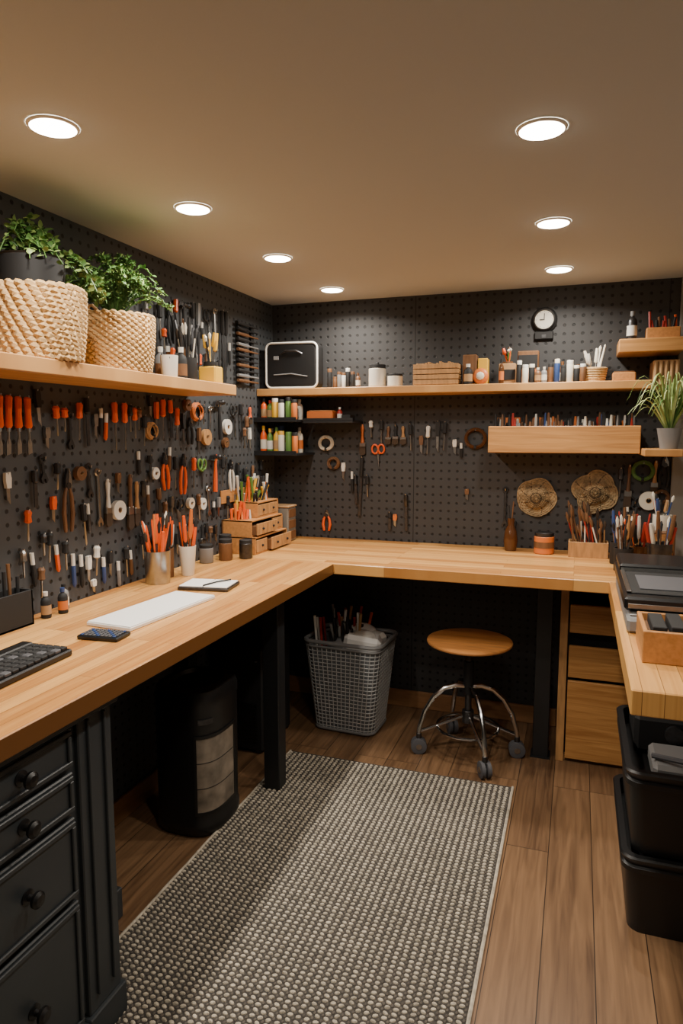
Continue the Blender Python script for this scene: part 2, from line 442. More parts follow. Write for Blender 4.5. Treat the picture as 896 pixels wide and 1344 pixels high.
b.box(-.02,.17,-.11,.02,.36,.51,M_paper,.02,R=Matrix.Rotation(.25,3,'Z')@Matrix.Rotation(.15,3,'Y'))
b.box(.0,.17,.0,.10,.36,.50,M_wht,.02,R=Matrix.Rotation(-.3,3,'Z'))
b.sph((-.02,-.04,.43),.07,M_gry,10,(1.1,1,.8));b.sph((.03,.08,.48),.07,M_paper,10,(1.2,1,.7));b.sph((.08,-.04,.50),.05,M_wht,10,(1.4,1,.6))
for k in range(34):
    x=random.uniform(-.16,.05);yy=random.uniform(-.1,.1);tx=x+random.uniform(-.04,.04);ty=yy+random.uniform(-.05,.05)
    zt=random.uniform(.52,.63);col=random.choice([M_or,M_red,M_blackm,M_wht,M_steel,M_tan,M_blackm,M_dsteel])
    b.tube([(x,yy,.36),(tx,ty,zt)],[.005,.008],col,7)
b.build("wire_laundry_basket",(-1.085,3.27,0),rz=-.05)

# ------------------------------------------------------------------ rolling stool
b=MB();M_seat=mat("stool_seat_wood",(200,136,76),.35,var=.2,vscale=8,stretch=(1,9,1))
b.lathe([(0,.546),(.185,.546),(.197,.549),(.2,.556),(.198,.562),(.185,.566),(0,.566)],M_seat,n=48)
b.cyl((0,0,.532),.07,.014,M_dsteel,20)
b.cyl((0,0,.20),.016,.33,M_dsteel,14);b.cyl((0,0,.30),.024,.16,M_blackm,14);b.cyl((0,0,.16),.028,.06,M_dsteel,14)
for k in range(9): b.tube([(math.cos(a)*.0175,math.sin(a)*.0175,.47+k*.006) for a in [2*pi*q/12 for q in range(12)]],.002,M_steel,4,closed=True)
angs=[math.radians(a) for a in (-62,12,118,196)]
for a in angs:
    ca,sa=math.cos(a),math.sin(a)
    pts=[(ca*r,sa*r,z) for r,z in((.015,.335),(.06,.34),(.115,.325),(.165,.28),(.205,.21),(.228,.13),(.232,.09))]
    b.tube(pts,.0115,M_chrome,10)
    b.tube([(ca*.02,sa*.02,.19),(ca*.2,sa*.2,.12),(ca*.228,sa*.228,.11)],.008,M_chrome,8)
    x,yy=ca*.232,sa*.232
    b.cyl((x,yy,.07),.013,.03,M_dsteel,10)
    px_,py_=-sa,ca
    for s in(-1,1):
        cc=Vector((x+px_*.014*s,yy+py_*.014*s,.038));dd=Vector((px_,py_,0))
        b.tube([cc-dd*.010,cc-dd*.008,cc+dd*.008,cc+dd*.010],[.030,.038,.038,.030],M_rubber,18)
        b.tube([cc-dd*.0115,cc+dd*.0115],.014,M_steel,10)
    b.box(x-.012,x+.012,yy-.012,yy+.012,.055,.075,M_dsteel,.004)
b.tube([(math.cos(q)*.145,math.sin(q)*.145,.137) for q in [2*pi*k/40 for k in range(40)]],.007,M_chrome,8,closed=True)
b.build("rolling_stool",(-.452,3.13,0))

# ------------------------------------------------------------------ shelves
b=MB();b.box(XL+.001,-1.425,.2,2.69,1.695,1.74,M_shY,.003);b.build("floating_shelf")
b=MB();b.box(XL+.001,.30,3.38,YB-.001,1.732,1.77,M_shX,.003);b.build("long_wall_shelf")
b=MB();x0,x1=-.42,.265
b.box(x0,x1,3.38,3.398,1.437,1.565,M_shXZ,.003);b.box(x0,x1,3.398,YB-.001,1.437,1.455,M_shX)
b.box(x0,x0+.016,3.398,YB-.001,1.455,1.565,M_tan);b.box(x1-.016,x1,3.398,YB-.001,1.455,1.565,M_tan)
b.build("box_shelf")
b=MB();b.box(.27,.422,3.22,YB-.001,1.43,1.462,M_shX,.003);b.build("plant_shelf")
b=MB();b.box(.155,.422,3.38,YB-.001,1.895,1.955,M_shXZ,.003);b.build("display_shelf")
for z in (1.605,1.425):
    b=MB();b.box(XL+.001,-1.42,3.34,YB-.001,z-.014,z,M_dark,.002);b.box(XL+.001,-1.42,3.34,3.343,z,z+.012,M_dark);b.build("steel_corner_shelf")
b=MB();b.box(-1.415,-1.13,3.42,YB-.001,1.585,1.60,M_dark,.002);b.box(-1.415,-1.13,3.42,3.423,1.60,1.612,M_dark);b.build("steel_ledge")

# ------------------------------------------------------------------ plants + baskets
def basket(r0,r1,h,coil=.0075,step=1,tall=.55):
    b=MB();nc=int(h/(coil*1.45))
    NQ=56
    for k in range(nc):
        t=k/(nc-1);r=r0+(r1-r0)*math.sin(t*pi*tall)/math.sin(pi*tall)
        z=coil+(h-2*coil)*t
        pts=[];rd=[]
        for q in range(NQ*2):
            a=2*pi*q/(NQ*2);ph_=q*pi/2+k*pi*.5*step
            pts.append((r*math.cos(a)*(1+.03*math.sin(ph_)),r*math.sin(a)*(1+.03*math.sin(ph_)),z+.003*math.cos(ph_)+.0012*math.sin(3*a+k)))
            rd.append(coil*(1.05+.15*math.sin(ph_)))
        b.tube(pts,rd,M_jute,6,closed=True)
    b.lathe([(0,0.001),(r0,.001),(r0,.012),(0,.012)],M_jute,n=32)
    b.lathe([(r0-.006,.01),(r1-.008,h*.9)],M_kraft,n=32)
    b.lathe([(0,h*.86),(r1-.01,h*.86)],M_soil,n=24)
    return b
def leaf(b,p,d,L,w,m):
    d=Vector(d).normalized();s=d.cross(Vector((0,0,1)))
    if s.length<.1: s=Vector((1,0,0))
    s.normalize();s=(Matrix.Rotation(random.uniform(-1,1),3,d)@s);p=Vector(p);u=s.cross(d)*L*.12
    vs=[p,p+d*L*.35+s*w-u*0,p+d*L*.75+s*w*.7,p+d*L-u,p+d*L*.75-s*w*.7,p+d*L*.35-s*w,p+d*L*.5+u]
    b.add([tuple(v) for v in vs],[(0,1,6),(1,2,6),(2,3,6),(3,4,6),(4,5,6),(5,0,6)],m)
def bush(b,c,R,n,h,L,w,mats,droop=.3,lpl=14,xmin=-.12):
    for k in range(n):
        a=random.uniform(0,2*pi);e=random.uniform(.1,1)
        rad=R*e;top=h*(1.05-.5*e*e)*random.uniform(.7,1.15)
        pts=[]
        for q in range(7):
            t=q/6;pts.append(Vector((max(xmin,c[0]+math.cos(a)*rad*t**1.2),c[1]+math.sin(a)*rad*t**1.2,c[2]+top*math.sin(t*pi*(.5+droop*e*.5)))))
        b.tube(pts,[.0016]*7,mats[0],4)
        for j in range(lpl):
            t=random.uniform(.25,1)*5.99;i=int(t);p=pts[i].lerp(pts[i+1],t-i)
            d=Vector((random.uniform(-.2 if p.x<-.08 else -1,1),random.uniform(-1,1),random.uniform(-.3,.9)))
            leaf(b,p,d,L*random.uniform(.6,1.2),w*random.uniform(.7,1.2),random.choice(mats))
S=1.7405
b=basket(.112,.126,.215,coil=.0095);b.lathe([(.075,.17),(.085,.17),(.095,.29),(.10,.295),(.09,.295),(.085,.2),(0,.2)],M_blackm,(-.0,-.02,0),24)
bush(b,(-.0,-.02,.25),.13,34,.14,.026,.008,[M_leaf,M_leaf2],.9,16)
for k in range(16):
    a=random.uniform(.4,1.7);pts=[]
    for q in range(9):
        t=q/8;pts.append(Vector((.05+math.cos(a)*.10*t,.02+math.sin(a)*.19*t,.30+.03*math.sin(t*pi)-.09*t*t)))
    b.tube(pts,.0015,M_leaf,4)
    for j in range(22):
        t=random.uniform(.2,1)*7.99;i=int(t);p=pts[i].lerp(pts[i+1],t-i)
        leaf(b,p,(random.uniform(-1,1),random.uniform(-1,1),random.uniform(-.5,.7)),.022,.007,random.choice([M_leaf,M_leaf2]))
b.build("basket_planter",(-1.535,1.66,S))
b=basket(.108,.123,.195,coil=.0065,step=2)
for s in (-1,1):
    b.tube([(.03*q,s*(.122+.008*math.sin((q+1)*pi/2)),.18+.03*math.cos(q*pi/2)) for q in (-1,-.6,-.2,.2,.6,1)],.005,M_kraft,6)
bush(b,(0,0,.165),.21,130,.20,.018,.0046,[M_leaf,M_leaf2,M_leaf],.55,32,-.115)
b.build("basket_planter",(-1.54,2.03,S))

b=MB();b.lathe([(0,0),(.036,0),(.05,.08),(.052,.09),(.045,.09),(.04,.06),(0,.06)],M_gry,n=24)
for k in range(90):
    a=random.uniform(0,2*pi);r=random.uniform(.05,.20);h=random.uniform(.12,.27);w=random.uniform(.003,.006)
    sd=Vector((-math.sin(a),math.cos(a),0))
    vs=[];fs=[]
    for q in range(9):
        t=q/8;p=Vector((math.cos(a)*r*t**.9,math.sin(a)*r*t**.9,.06+h*math.sin(t*pi*.78)));ww=w*(1-t**3)+.0003
        p.y=min(p.y,.16)
        vs+=[tuple(p-sd*ww),tuple(p+Vector((0,0,.0015))),tuple(p+sd*ww)]
    for q in range(8):
        o=q*3;fs+=[(o,o+1,o+4,o+3),(o+1,o+2,o+5,o+4)]
    b.add(vs,fs,random.choice([M_leaf2,M_leaf2,M_pale,M_leaf]))
b.build("spider_plant",(.375,3.32,1.4625))

# ------------------------------------------------------------------ hanging tools
def peg(b,z=-.004,x=0,y=.022): b.tube([(x,0.0004,z),(x,y,z),(x,y+.002,z+.008)],.0022,M_steel,6)
def t_chisel(L,c):
    b=MB();y=.016;peg(b)
    b.tube([(0,y,0),(0,y,-.006),(0,y,-.3*L),(0,y,-.5*L),(0,y,-.54*L)],[.007,.0115,.0095,.012,.008],c,10)
    b.tube([(0,y,-.54*L),(0,y,-.6*L)],.007,M_steel,8)
    b.tube([(0,y,-.6*L),(0,y,-.8*L)],[.004,.004],M_steel,6)
    b.prism([(-.004,-.72*L),(.004,-.72*L),(.009,-.8*L),(.009,-L),(-.009,-L+.006),(-.009,-.8*L)],y-.002,y+.002,M_steel)
    return b
def t_driver(L,c):
    b=MB();y=.016;peg(b)
    b.tube([(0,y,0),(0,y,-.008),(0,y,-.2*L),(0,y,-.38*L),(0,y,-.42*L)],[.008,.0125,.010,.012,.006],c,8)
    b.tube([(0,y,-.42*L),(0,y,-.95*L),(0,y,-L)],[.0035,.0032,.0015],M_steel,6)
    return b
def t_pliers(L,c):
    b=MB();y=.013;peg(b,-.02)
    b.prism([(-.004,0),(-.001,-.0),(-.001,-.28*L),(-.016,-.3*L),(-.015,-.18*L)],y-.005,y+.005,M_steel)
    b.prism([(.004,0),(.001,0),(.001,-.28*L),(.016,-.3*L),(.015,-.18*L)],y-.005,y+.005,M_dsteel)
    b.tube([(0,y-.007,-.27*L),(0,y+.007,-.27*L)],.011,M_dsteel,12)
    for s in(-1,1):
        b.tube([(s*.008,y,-.3*L),(s*.017,y,-.45*L),(s*.021,y,-.7*L),(s*.015,y,-.95*L),(s*.014,y,-L)],[.005,.007,.008,.007,.005],c,8)
    return b
def t_scissors(L,c):
    b=MB();y=.010;peg(b,-.03,.0)
    for s in(-1,1):
        b.tube([(s*.018+math.cos(q)*.017,y,-.024+math.sin(q)*.024) for q in [2*pi*k/16 for k in range(16)]],.0048,c,7,closed=True)
        b.tube([(s*.014,y,-.046),(s*.003,y+s*.002,-.4*L)],[.006,.005],c,7)
        b.prism([(s*.006,-.38*L),(-s*.006,-.42*L),(-s*.001,-L),(s*.001,-.96*L)],y+s*.002-.0012,y+s*.002+.0012,M_steel)
    b.tube([(0,y-.004,-.43*L),(0,y+.005,-.43*L)],.004,M_dsteel,8)
    return b
def t_hammer(L,c):
    b=MB();y=.02;peg(b,-.03,-.012);peg(b,-.03,.012)
    b.tube([(0,y,-.0),(0,y,-.3*L),(0,y,-.55*L),(0,y,-L)],[.007,.007,.010,.0115],c,8)
    b.tube([(-.045,y,-.012),(-.03,y,-.012),(-.025,y,-.012),(.01,y,-.012)],[.013,.013,.009,.011],M_dsteel,10)
    b.prism([(.01,0),(.01,-.024),(.035,-.018),(.055,-.03),(.04,-.006)],y-.008,y+.008,M_dsteel)
    return b
def t_brush(L,c):
    b=MB();y=.012;peg(b,-.01)
    b.tube([(0,y,0),(0,y,-.1*L),(0,y,-.35*L),(0,y,-.52*L),(0,y,-.6*L)],[.005,.009,.006,.009,.011],c,8)
    b.box(-.017,.017,y-.006,y+.006,-.72*L,-.58*L,M_steel,.002)
    b.prism([(-.016,-.72*L),(.016,-.72*L),(.018,-.93*L),(.008,-L),(-.010,-.98*L),(-.018,-.92*L)],y-.005,y+.005,M_bris)
    return b
def t_wrench(L,c):
    b=MB();y=.008;peg(b,-.012)
    b.tube([(math.cos(q)*.011,y,-.012+math.sin(q)*.011) for q in [2*pi*k/14 for k in range(14)]],.0045,c,6,closed=True)
    b.box(-.006,.006,y-.003,y+.003,-L+.02,-.022,c,.002)
    b.prism([(-.006,-L+.03),(.006,-L+.03),(.016,-L+.014),(.013,-L),(.006,-L-.004),(.006,-L+.010),(-.004,-L+.012),(-.007,-L-.003),(-.015,-L+.006)],y-.004,y+.004,c)
    return b
def t_roll(L,c):
    b=MB();R=L/2;r=R*.3;w=.018
    b.M=Matrix.Translation((0,.004,-R))@Matrix.Rotation(-pi/2,4,'X')
    b.lathe([(r,0),(R,0),(R,w),(r,w),(r,0)],c,n=28);b.lathe([(r,.001),(r*.8,.001),(r*.8,w-.001),(r,w-.001)],M_kraft,n=20)
    b.M=Matrix.Identity(4);b.tube([(0,0.0004,-R+r*.6),(0,w+.012,-R+r*.6)],.003,M_steel,6)
    return b
def t_coil(L,c):
    b=MB();R=L/2
    for k in range(7):
        o=.003*k;rr=R-.004*(k%4)
        b.tube([(math.cos(q)*rr,.006+o*.9+.002*math.sin(3*q+k),-R+math.sin(q)*(rr*.95)) for q in [2*pi*j/22 for j in range(22)]],.0033,c,6,closed=True)
    b.tube([(0,0.0004,-.012),(0,.03,-.012)],.003,M_steel,6)
    b.box(-.007,.007,.001,.028,-2*R+.0,-2*R+.02,M_blackm,.003)
    return b
def t_marker(L,c):
    b=MB();y=.010;peg(b,-.006,0,.012)
    b.tube([(0,y,0),(0,y,-.35*L)],.007,M_wht,8);b.tube([(0,y,-.35*L),(0,y,-.9*L),(0,y,-L)],[.0075,.0075,.003],c,8)
    return b
def t_knife(L,c):
    b=MB();y=.010;peg(b,-.01,0,.014)
    b.prism([(-.009,0),(.009,-.002),(.011,-.25*L),(.008,-.5*L),(-.009,-.5*L),(-.012,-.2*L)],y-.006,y+.006,c)
    b.prism([(-.007,-.5*L),(.007,-.5*L),(.006,-.85*L),(-.006,-L)],y-.001,y+.001,M_steel)
    return b
def t_file(L,c):
    b=MB();y=.014;peg(b)
    b.tube([(0,y,0),(0,y,-.3*L),(0,y,-.34*L)],[.010,.011,.006],c,8)
    b.box(-.008,.008,y-.002,y+.002,-L,-.34*L,M_dsteel,.001)
    return b
T={'chisel':(t_chisel,'wood_chisel'),'driver':(t_driver,'screwdriver'),'pliers':(t_pliers,'pliers'),'scis':(t_scissors,'scissors'),'hammer':(t_hammer,'hammer'),
'brush':(t_brush,'paint_brush'),'wrench':(t_wrench,'wrench'),'roll':(t_roll,'tape_roll'),'coil':(t_coil,'cable_coil'),'marker':(t_marker,'marker_pen'),'knife':(t_knife,'utility_knife'),'file':(t_file,'hand_file')}
BN={'driver':'nut_driver','pliers':'cutting_pliers','scis':'craft_scissors','hammer':'mallet_hammer','brush':'flat_brush','wrench':'spanner','roll':'ribbon_roll','coil':'cord_coil','marker':'felt_pen','knife':'craft_knife','file':'rasp_file'}
WD={'pliers':.056,'scis':.074,'hammer':.10,'roll':None,'coil':None,'brush':.04,'wrench':.036}
OCC={'L':[],'B':[]}
def rect(kind,p,z,L):
    w=WD.get(kind,.028)
    if w is None: w=L+.006
    return (p-w/2,p+w/2,z-L-.008,z+.008)
def free(wall,r):
    return all(r[1]<q[0] or r[0]>q[1] or r[3]<q[2] or r[2]>q[3] for q in OCC[wall])
def hang(wall,kind,p,z,L,c,tilt=0):
    OCC[wall].append(rect(kind,p,z,L))
    fn,nm=T[kind];b=fn(L,c)
    if wall=='L': loc=(XL+.0006,p,z);M=Matrix.Rotation(-pi/2,4,'Z')
    else: loc=(p,YB-.0006,z);M=Matrix.Rotation(pi,4,'Z');nm=BN[kind]
    M=M@Matrix.Rotation(tilt,4,'Y')
    o=b.build(nm,loc);o.rotation_euler=M.to_euler();return o
O,B_,W,D,G,ST,BR=M_or,M_blackm,M_wht,M_dsteel,M_gry,M_steel,M_brn
rowA=[('chisel',1.535,1.645,.18,O),('chisel',1.575,1.645,.18,O),('chisel',1.612,1.645,.185,O),('chisel',1.648,1.645,.185,O),('chisel',1.685,1.643,.182,O),('chisel',1.722,1.643,.182,O),
('driver',1.845,1.62,.10,O),('driver',1.885,1.615,.08,O),('driver',1.96,1.635,.13,O),('file',2.0,1.655,.17,B_),('driver',2.15,1.645,.18,O),('driver',2.21,1.645,.18,O),
('driver',2.27,1.63,.12,O),('knife',2.385,1.685,.09,B_),('coil',2.385,1.575,.07,M_tan),('driver',2.47,1.67,.17,O),('file',2.525,1.67,.16,O),('chisel',2.575,1.64,.14,O),('knife',2.63,1.62,.14,B_),
('pliers',2.68,1.60,.12,B_),('coil',2.745,1.67,.085,M_or2),('roll',2.82,1.55,.075,M_tan),('hammer',2.93,1.69,.19,B_),('roll',3.02,1.60,.075,W),('scis',3.10,1.67,.16,B_),('file',3.17,1.68,.17,B_),('driver',2.335,1.60,.12,B_),('knife',2.43,1.66,.14,O),('marker',2.08,1.62,.1,B_),
('knife',2.045,1.60,.09,ST),('wrench',2.87,1.66,.16,ST),('roll',2.66,1.68,.05,BR),('driver',3.23,1.62,.14,BR),('knife',3.27,1.56,.12,W),('driver',2.79,1.66,.09,B_),('roll',3.0,1.51,.05,BR)]
rowB=[('knife',1.63,1.41,.10,W),('file',1.74,1.41,.12,D),('driver',1.70,1.285,.10,O),('knife',1.82,1.32,.09,O),('pliers',1.89,1.41,.22,BR),('driver',1.955,1.28,.15,B_),
('wrench',2.05,1.40,.21,ST),('brush',2.10,1.36,.18,W),('roll',2.155,1.275,.075,W),('brush',2.235,1.37,.22,BR),('brush',2.275,1.34,.18,M_tan),
('pliers',2.47,1.45,.16,O),('driver',2.55,1.43,.14,B_),('pliers',2.62,1.44,.18,O),('roll',2.665,1.24,.05,M_crm),('driver',2.70,1.42,.14,O),('roll',2.77,1.23,.055,W),('scis',2.78,1.41,.14,M_grn),('hammer',2.89,1.43,.18,O),
('driver',2.97,1.42,.15,B_),('pliers',3.05,1.40,.16,W),('knife',3.13,1.38,.14,B_),('driver',3.20,1.35,.18,B_),('brush',3.30,1.36,.17,BR),('file',3.40,1.38,.16,B_),('file',2.365,1.44,.1,B_),('roll',2.40,1.39,.05,W),('driver',1.79,1.20,.1,B_),('driver',1.84,1.43,.09,B_),
('wrench',2.0,1.42,.12,D),('knife',2.165,1.38,.08,BR),('file',2.32,1.34,.2,D),('knife',2.52,1.26,.1,ST),('scis',2.58,1.24,.12,B_),('driver',2.73,1.25,.12,BR),('wrench',2.83,1.28,.14,ST),('knife',2.93,1.22,.1,G),('driver',3.01,1.22,.12,B_),('file',2.42,1.30,.14,BR),('driver',3.25,1.30,.12,ST),('knife',3.36,1.30,.12,W),('file',3.09,1.22,.12,ST),('driver',1.67,1.16,.09,ST),('marker',1.58,1.28,.11,B_)]
rowC=[('marker',1.90,1.11,.12,M_blu),('marker',1.94,1.10,.12,B_),('knife',1.98,1.09,.10,W),('driver',2.02,1.12,.11,W),('marker',2.06,1.07,.10,M_blu),('knife',2.10,1.09,.10,B_),('marker',2.145,1.04,.10,G),('driver',2.19,1.09,.12,B_),('marker',2.22,1.07,.1,BR),('driver',1.86,1.16,.1,B_),('knife',2.0,.998,.05,W),('driver',1.745,1.09,.1,BR)]
for r in rowA+rowB+rowC:
    hang('L',*r,tilt=random.uniform(-.08,.08))
rowU=[('driver',2.46,2.06,.14,B_),('pliers',2.54,2.08,.17,B_),('hammer',2.64,2.10,.2,B_),('file',2.72,2.11,.2,B_),('knife',2.78,2.12,.2,G),('scis',2.86,2.10,.16,B_),('driver',2.40,1.99,.12,D),('file',2.59,2.1,.16,O),('wrench',2.93,2.12,.2,M_steel),('file',2.99,2.12,.34,B_),('file',3.03,2.12,.34,B_),('driver',2.95,1.88,.14,B_),('file',2.84,1.90,.14,BR),('driver',2.77,1.89,.12,O),('knife',2.90,1.88,.12,G)]
for r in rowU: hang('L',*r,tilt=random.uniform(-.08,.08))
OCC['L'].append((3.11,3.4,1.76,2.12));OCC['L'].append((3.32,3.6,1.40,1.80));OCC['L'].append((1.2,2.70,1.69,1.75));OCC['L'].append((2.93,3.5,.93,1.28));OCC['L'].append((1.4,1.62,.9,1.17))
cnt=0
for _ in range(1500):
    if cnt>=58: break
    band=random.random()
    if band<.62: p=random.uniform(1.76,3.38);z=random.choice([1.68,1.62,1.54,1.46,1.40,1.33,1.26,1.20])+random.uniform(-.02,.02)
    elif band<.75: p=random.uniform(1.7,2.9);z=random.uniform(1.06,1.16)
    else: p=random.uniform(2.36,3.08);z=random.uniform(1.88,2.1)
    kind=random.choice(['driver','driver','knife','file','wrench','brush','marker','pliers','roll'])
    L={'roll':.05,'pliers':.12}.get(kind,random.uniform(.07,.13))
    if 1.69<z and z-L<1.75: continue
    if z-L<.99: continue
    r=rect(kind,p,z,L)
    if not free('L',r): continue
    hang('L',kind,p,z,L,random.choice([B_,B_,B_,B_,BR,BR,G,ST,D,O]),tilt=random.uniform(-.1,.1));cnt+=1
rowD=[('brush',-1.13,1.58,.17,M_or2),('file',-1.13,1.40,.33,B_),('scis',-1.04,1.47,.12,O),('coil',-1.345,1.52,.085,M_crm),('pliers',-1.34,1.10,.12,O),('knife',-1.24,1.37,.1,W),
('brush',-.98,1.57,.10,BR),('brush',-.94,1.58,.11,B_),('brush',-.90,1.57,.10,M_tan),('driver',-.86,1.58,.14,B_),('driver',-.76,1.57,.15,W),('knife',-.71,1.60,.17,B_),('driver',-.67,1.59,.15,B_),('knife',-.62,1.50,.08,W),
('marker',-.585,1.48,.08,B_),('coil',-.51,1.56,.11,M_wax),('file',-.88,1.20,.2,D),('knife',-.94,1.09,.07,M_or2),('file',-.97,1.10,.1,B_),
('wrench',-.35,1.25,.2,D),('driver',-.30,1.08,.13,B_),('driver',-1.02,1.60,.12,B_),('marker',-1.19,1.32,.12,B_),('driver',-1.08,1.60,.09,W),('file',-1.17,1.30,.16,D),('coil',-1.30,1.40,.07,BR),('knife',-.80,1.52,.1,BR),('driver',-1.10,1.30,.12,B_),
('brush',.24,1.38,.22,BR),('coil',.30,1.40,.10,M_grn),('brush',.355,1.40,.18,M_tan),('roll',.33,1.25,.09,M_crm),('coil',.385,1.26,.07,BR),('scis',.27,1.22,.14,B_),('pliers',.395,1.42,.15,B_),('driver',.20,1.36,.14,D),('knife',-.55,1.24,.06,BR)]
for r in rowD: hang('B',*r,tilt=random.uniform(-.05,.05))
# woven straw hats hung flat on the board: domed crown, wavy brim, spiral plait
M_wov=mat("seagrass",(152,130,96),.85,var=.5,vscale=30,bump=1,bscale=120)
M_wov2=mat("dark_straw",(92,76,54),.85,var=.4,vscale=30,bump=1,bscale=120)
def hat(p,z,R,sq,rot):
    b=MB();NS=48
    def pr(r,a,k=0):
        e=1+sq*(abs(math.cos(2*(a-rot)))**.8)*(r/R)+.03*math.sin(5*a+p*9)*(r/R)
        dome=.045*max(0,1-(r/(R*.62))**2)**.6
        return (math.cos(a)*r*e,.010+dome+.006*math.sin(3*a+1)*(r/R),math.sin(a)*r*e)
    NR=10;vs=[];fs=[]
    for i in range(NR+1):
        r=R*(i/NR) if i else 1e-3
        for j in range(NS): vs.append(pr(r,2*pi*j/NS))
    for i in range(NR):
        for j in range(NS): fs.append((i*NS+j,i*NS+(j+1)%NS,(i+1)*NS+(j+1)%NS,(i+1)*NS+j))
    b.add(vs,fs,M_wov)
    for k in range(1,12):
        r=R*k/11;pts=[];rd=[]
        for j in range(NS):
            q=pr(r,2*pi*j/NS);s=.0025*(1 if (j+k)%2 else -1)
            pts.append((q[0],q[1]+s,q[2]));rd.append(R*.038)
        b.tube(pts,rd,M_wov2 if k in(3,7) else M_wov,5,closed=True)
    for j in range(0,NS,6):
        b.tube([pr(R*t,2*pi*j/NS+t*.5) for t in (.1,.3,.5,.7,.9,1)],.003,M_wov2,5)
    b.tube([(0,.0004,R*.3),(0,.03,R*.3)],.003,M_steel,6)
    b.build("woven_straw_hat",(p,YB-.0006,z),rz=pi)
hat(-.195,1.205,.092,.06,.4);hat(.085,1.24,.088,.26,.35)
b=MB();b.M=Matrix.Rotation(-pi/2,4,'X')
b.lathe([(0,.001),(.056,.001),(.062,.012),(.052,.02),(.048,.02)],M_blackm,n=28)
b.lathe([(.046,.02),(.052,.03),(.047,.032),(.044,.024)],M_dsteel,n=28);b.lathe([(0,.023),(.045,.023)],M_crm,n=28)
b.M=Matrix.Identity(4)
b.box(-.002,.002,.024,.026,-.002,.030,M_black);b.box(-.002,.022,.026,.027,-.002,.002,M_black)
b.box(-.045,.045,.001,.02,-.095,-.055,M_blackm,.004);b.box(-.01,.01,.02,.022,-.088,-.072,M_dsteel)
for k in range(12):
    a=k*pi/6;b.box(math.sin(a)*.038-.0012,math.sin(a)*.038+.0012,.023,.025,math.cos(a)*.038-.0012,math.cos(a)*.038+.0012,M_black)
b.build("wall_clock",(-.185,YB-.0006,2.09),rz=pi)

# ------------------------------------------------------------------ small item generators
def bottle(b,x,y,z,r,h,m,cap,n=14):
    b.lathe([(0,0),(r*.95,0),(r,.004),(r,h*.62),(r*.85,h*.72),(r*.4,h*.8),(r*.4,h*.88)],m,(x,y,z),n)
    b.lathe([(r*.45,h*.84),(r*.48,h),(0,h)],cap,(x,y,z),n)
    b.lathe([(r*1.02,h*.15),(r*1.02,h*.5)],random.choice([M_wht,M_crm,M_kraft,M_or2,M_brn]),(x,y,z),n)
def jar(b,x,y,z,r,h,m,cap,n=18):
    b.lathe([(0,0),(r*.92,0),(r,.004),(r,h*.8),(r*.9,h*.84)],m,(x,y,z),n)
    b.lathe([(r*.96,h*.82),(r*.96,h-.002),(r*.9,h),(0,h)],cap,(x,y,z),n)
COL=[M_or,M_or2,M_red,M_yel,M_grn,M_blu,M_wht,M_crm,M_blackm,M_brn,M_gry]
def cup(b,x,y,z,r,h,m,tall,cnt,cols,r2=None,spread=.03):
    r2=r2 or r
    b.lathe([(0,0),(r2-.001,0),(r2,.002),(r,h),(r-.003,h),(r2-.004,.006),(0,.006)],m,(x,y,z),24)
    for k in range(cnt):
        a=random.uniform(0,2*pi);q=random.uniform(.1,.75)*(min(r,r2)-.004)
        p0=Vector((x+math.cos(a)*q*.6,y+math.sin(a)*q*.6,z+.008));hh=tall*random.uniform(.75,1.05)
        p1=Vector((x+math.cos(a)*(r*.75+spread*random.uniform(0,.6)),y+math.sin(a)*(r*.75+spread*random.uniform(0,.6)),z+hh))
        c=random.choice(cols);kind=random.random()
        mid=p0.lerp(p1,.55)
        if kind<.5:
            b.tube([p0,mid],.003,M_steel,6);b.tube([mid,p0.lerp(p1,.6),p0.lerp(p1,.85),p1],[.005,.009,.008,.006],c,8)
        elif kind<.8:
            b.tube([p0,p0.lerp(p1,.8)],.0035,c,6);b.tube([p0.lerp(p1,.8),p0.lerp(p1,.93),p1],[.004,.0075,.002],random.choice([M_bris,M_crm,M_blackm]),8)
        else: b.tube([p0,p0.lerp(p1,.97),p1],[.004,.004,.001],c,6)
b=MB();cup(b,0,0,0,.052,.13,M_steel,.27,18,[O,O,O,M_or2,W,B_],.048,.05);b.build("tool_cup",(-1.565,2.265,CT+.0005))
b=MB();cup(b,0,0,0,.036,.125,M_crm,.27,11,[O,O,B_,M_or2],.026,.04);b.build("ceramic_tool_holder",(-1.53,2.43,CT+.0005))
b=MB();cup(b,0,0,0,.034,.12,M_brn,.26,11,[O,B_,M_tan,W],.032,.03);b.build("wooden_pencil_cup",(-1.60,2.375,CT+.0005))
for (x,y,m,h) in ((-1.60,2.70,M_gry,.085),(-1.55,2.79,M_brn,.10),(-1.48,2.86,M_dsteel,.09),(-1.59,2.86,M_blackm,.11)):
    b=MB();jar(b,0,0,0,.032,h,m,M_blackm);b.build("screw_jar",(x,y,CT+.0005))
b=MB();b.box(-.085,.085,-.225,.225,0,.012,M_paper,.002);b.box(-.083,.083,-.222,.222,.0125,.014,M_paper);b.build("drawing_pad",(-1.315,1.885,CT+.0005),rz=-.07)
b=MB();b.box(-.1,.1,-.07,.07,0,.012,M_dsteel,.002);b.box(-.095,-.002,-.065,.065,.0125,.017,M_paper,.001);b.box(.002,.095,-.065,.065,.0125,.017,M_paper,.001)
b.tube([(0,-.06,.02),(.03,0,.022),(.07,.05,.022)],.003,M_blackm,6)
b.build("open_notebook",(-1.33,2.26,CT+.0005),rz=.15)
b=MB();b.box(-.065,.065,-.038,.038,0,.012,M_black,.003)
for i in range(9):
    for j in range(5): b.box(-.058+i*.013,-.049+i*.013,-.032+j*.0135,-.022+j*.0135,.0115,.015,M_rubber if (i+j)%4 else M_blu,.001)
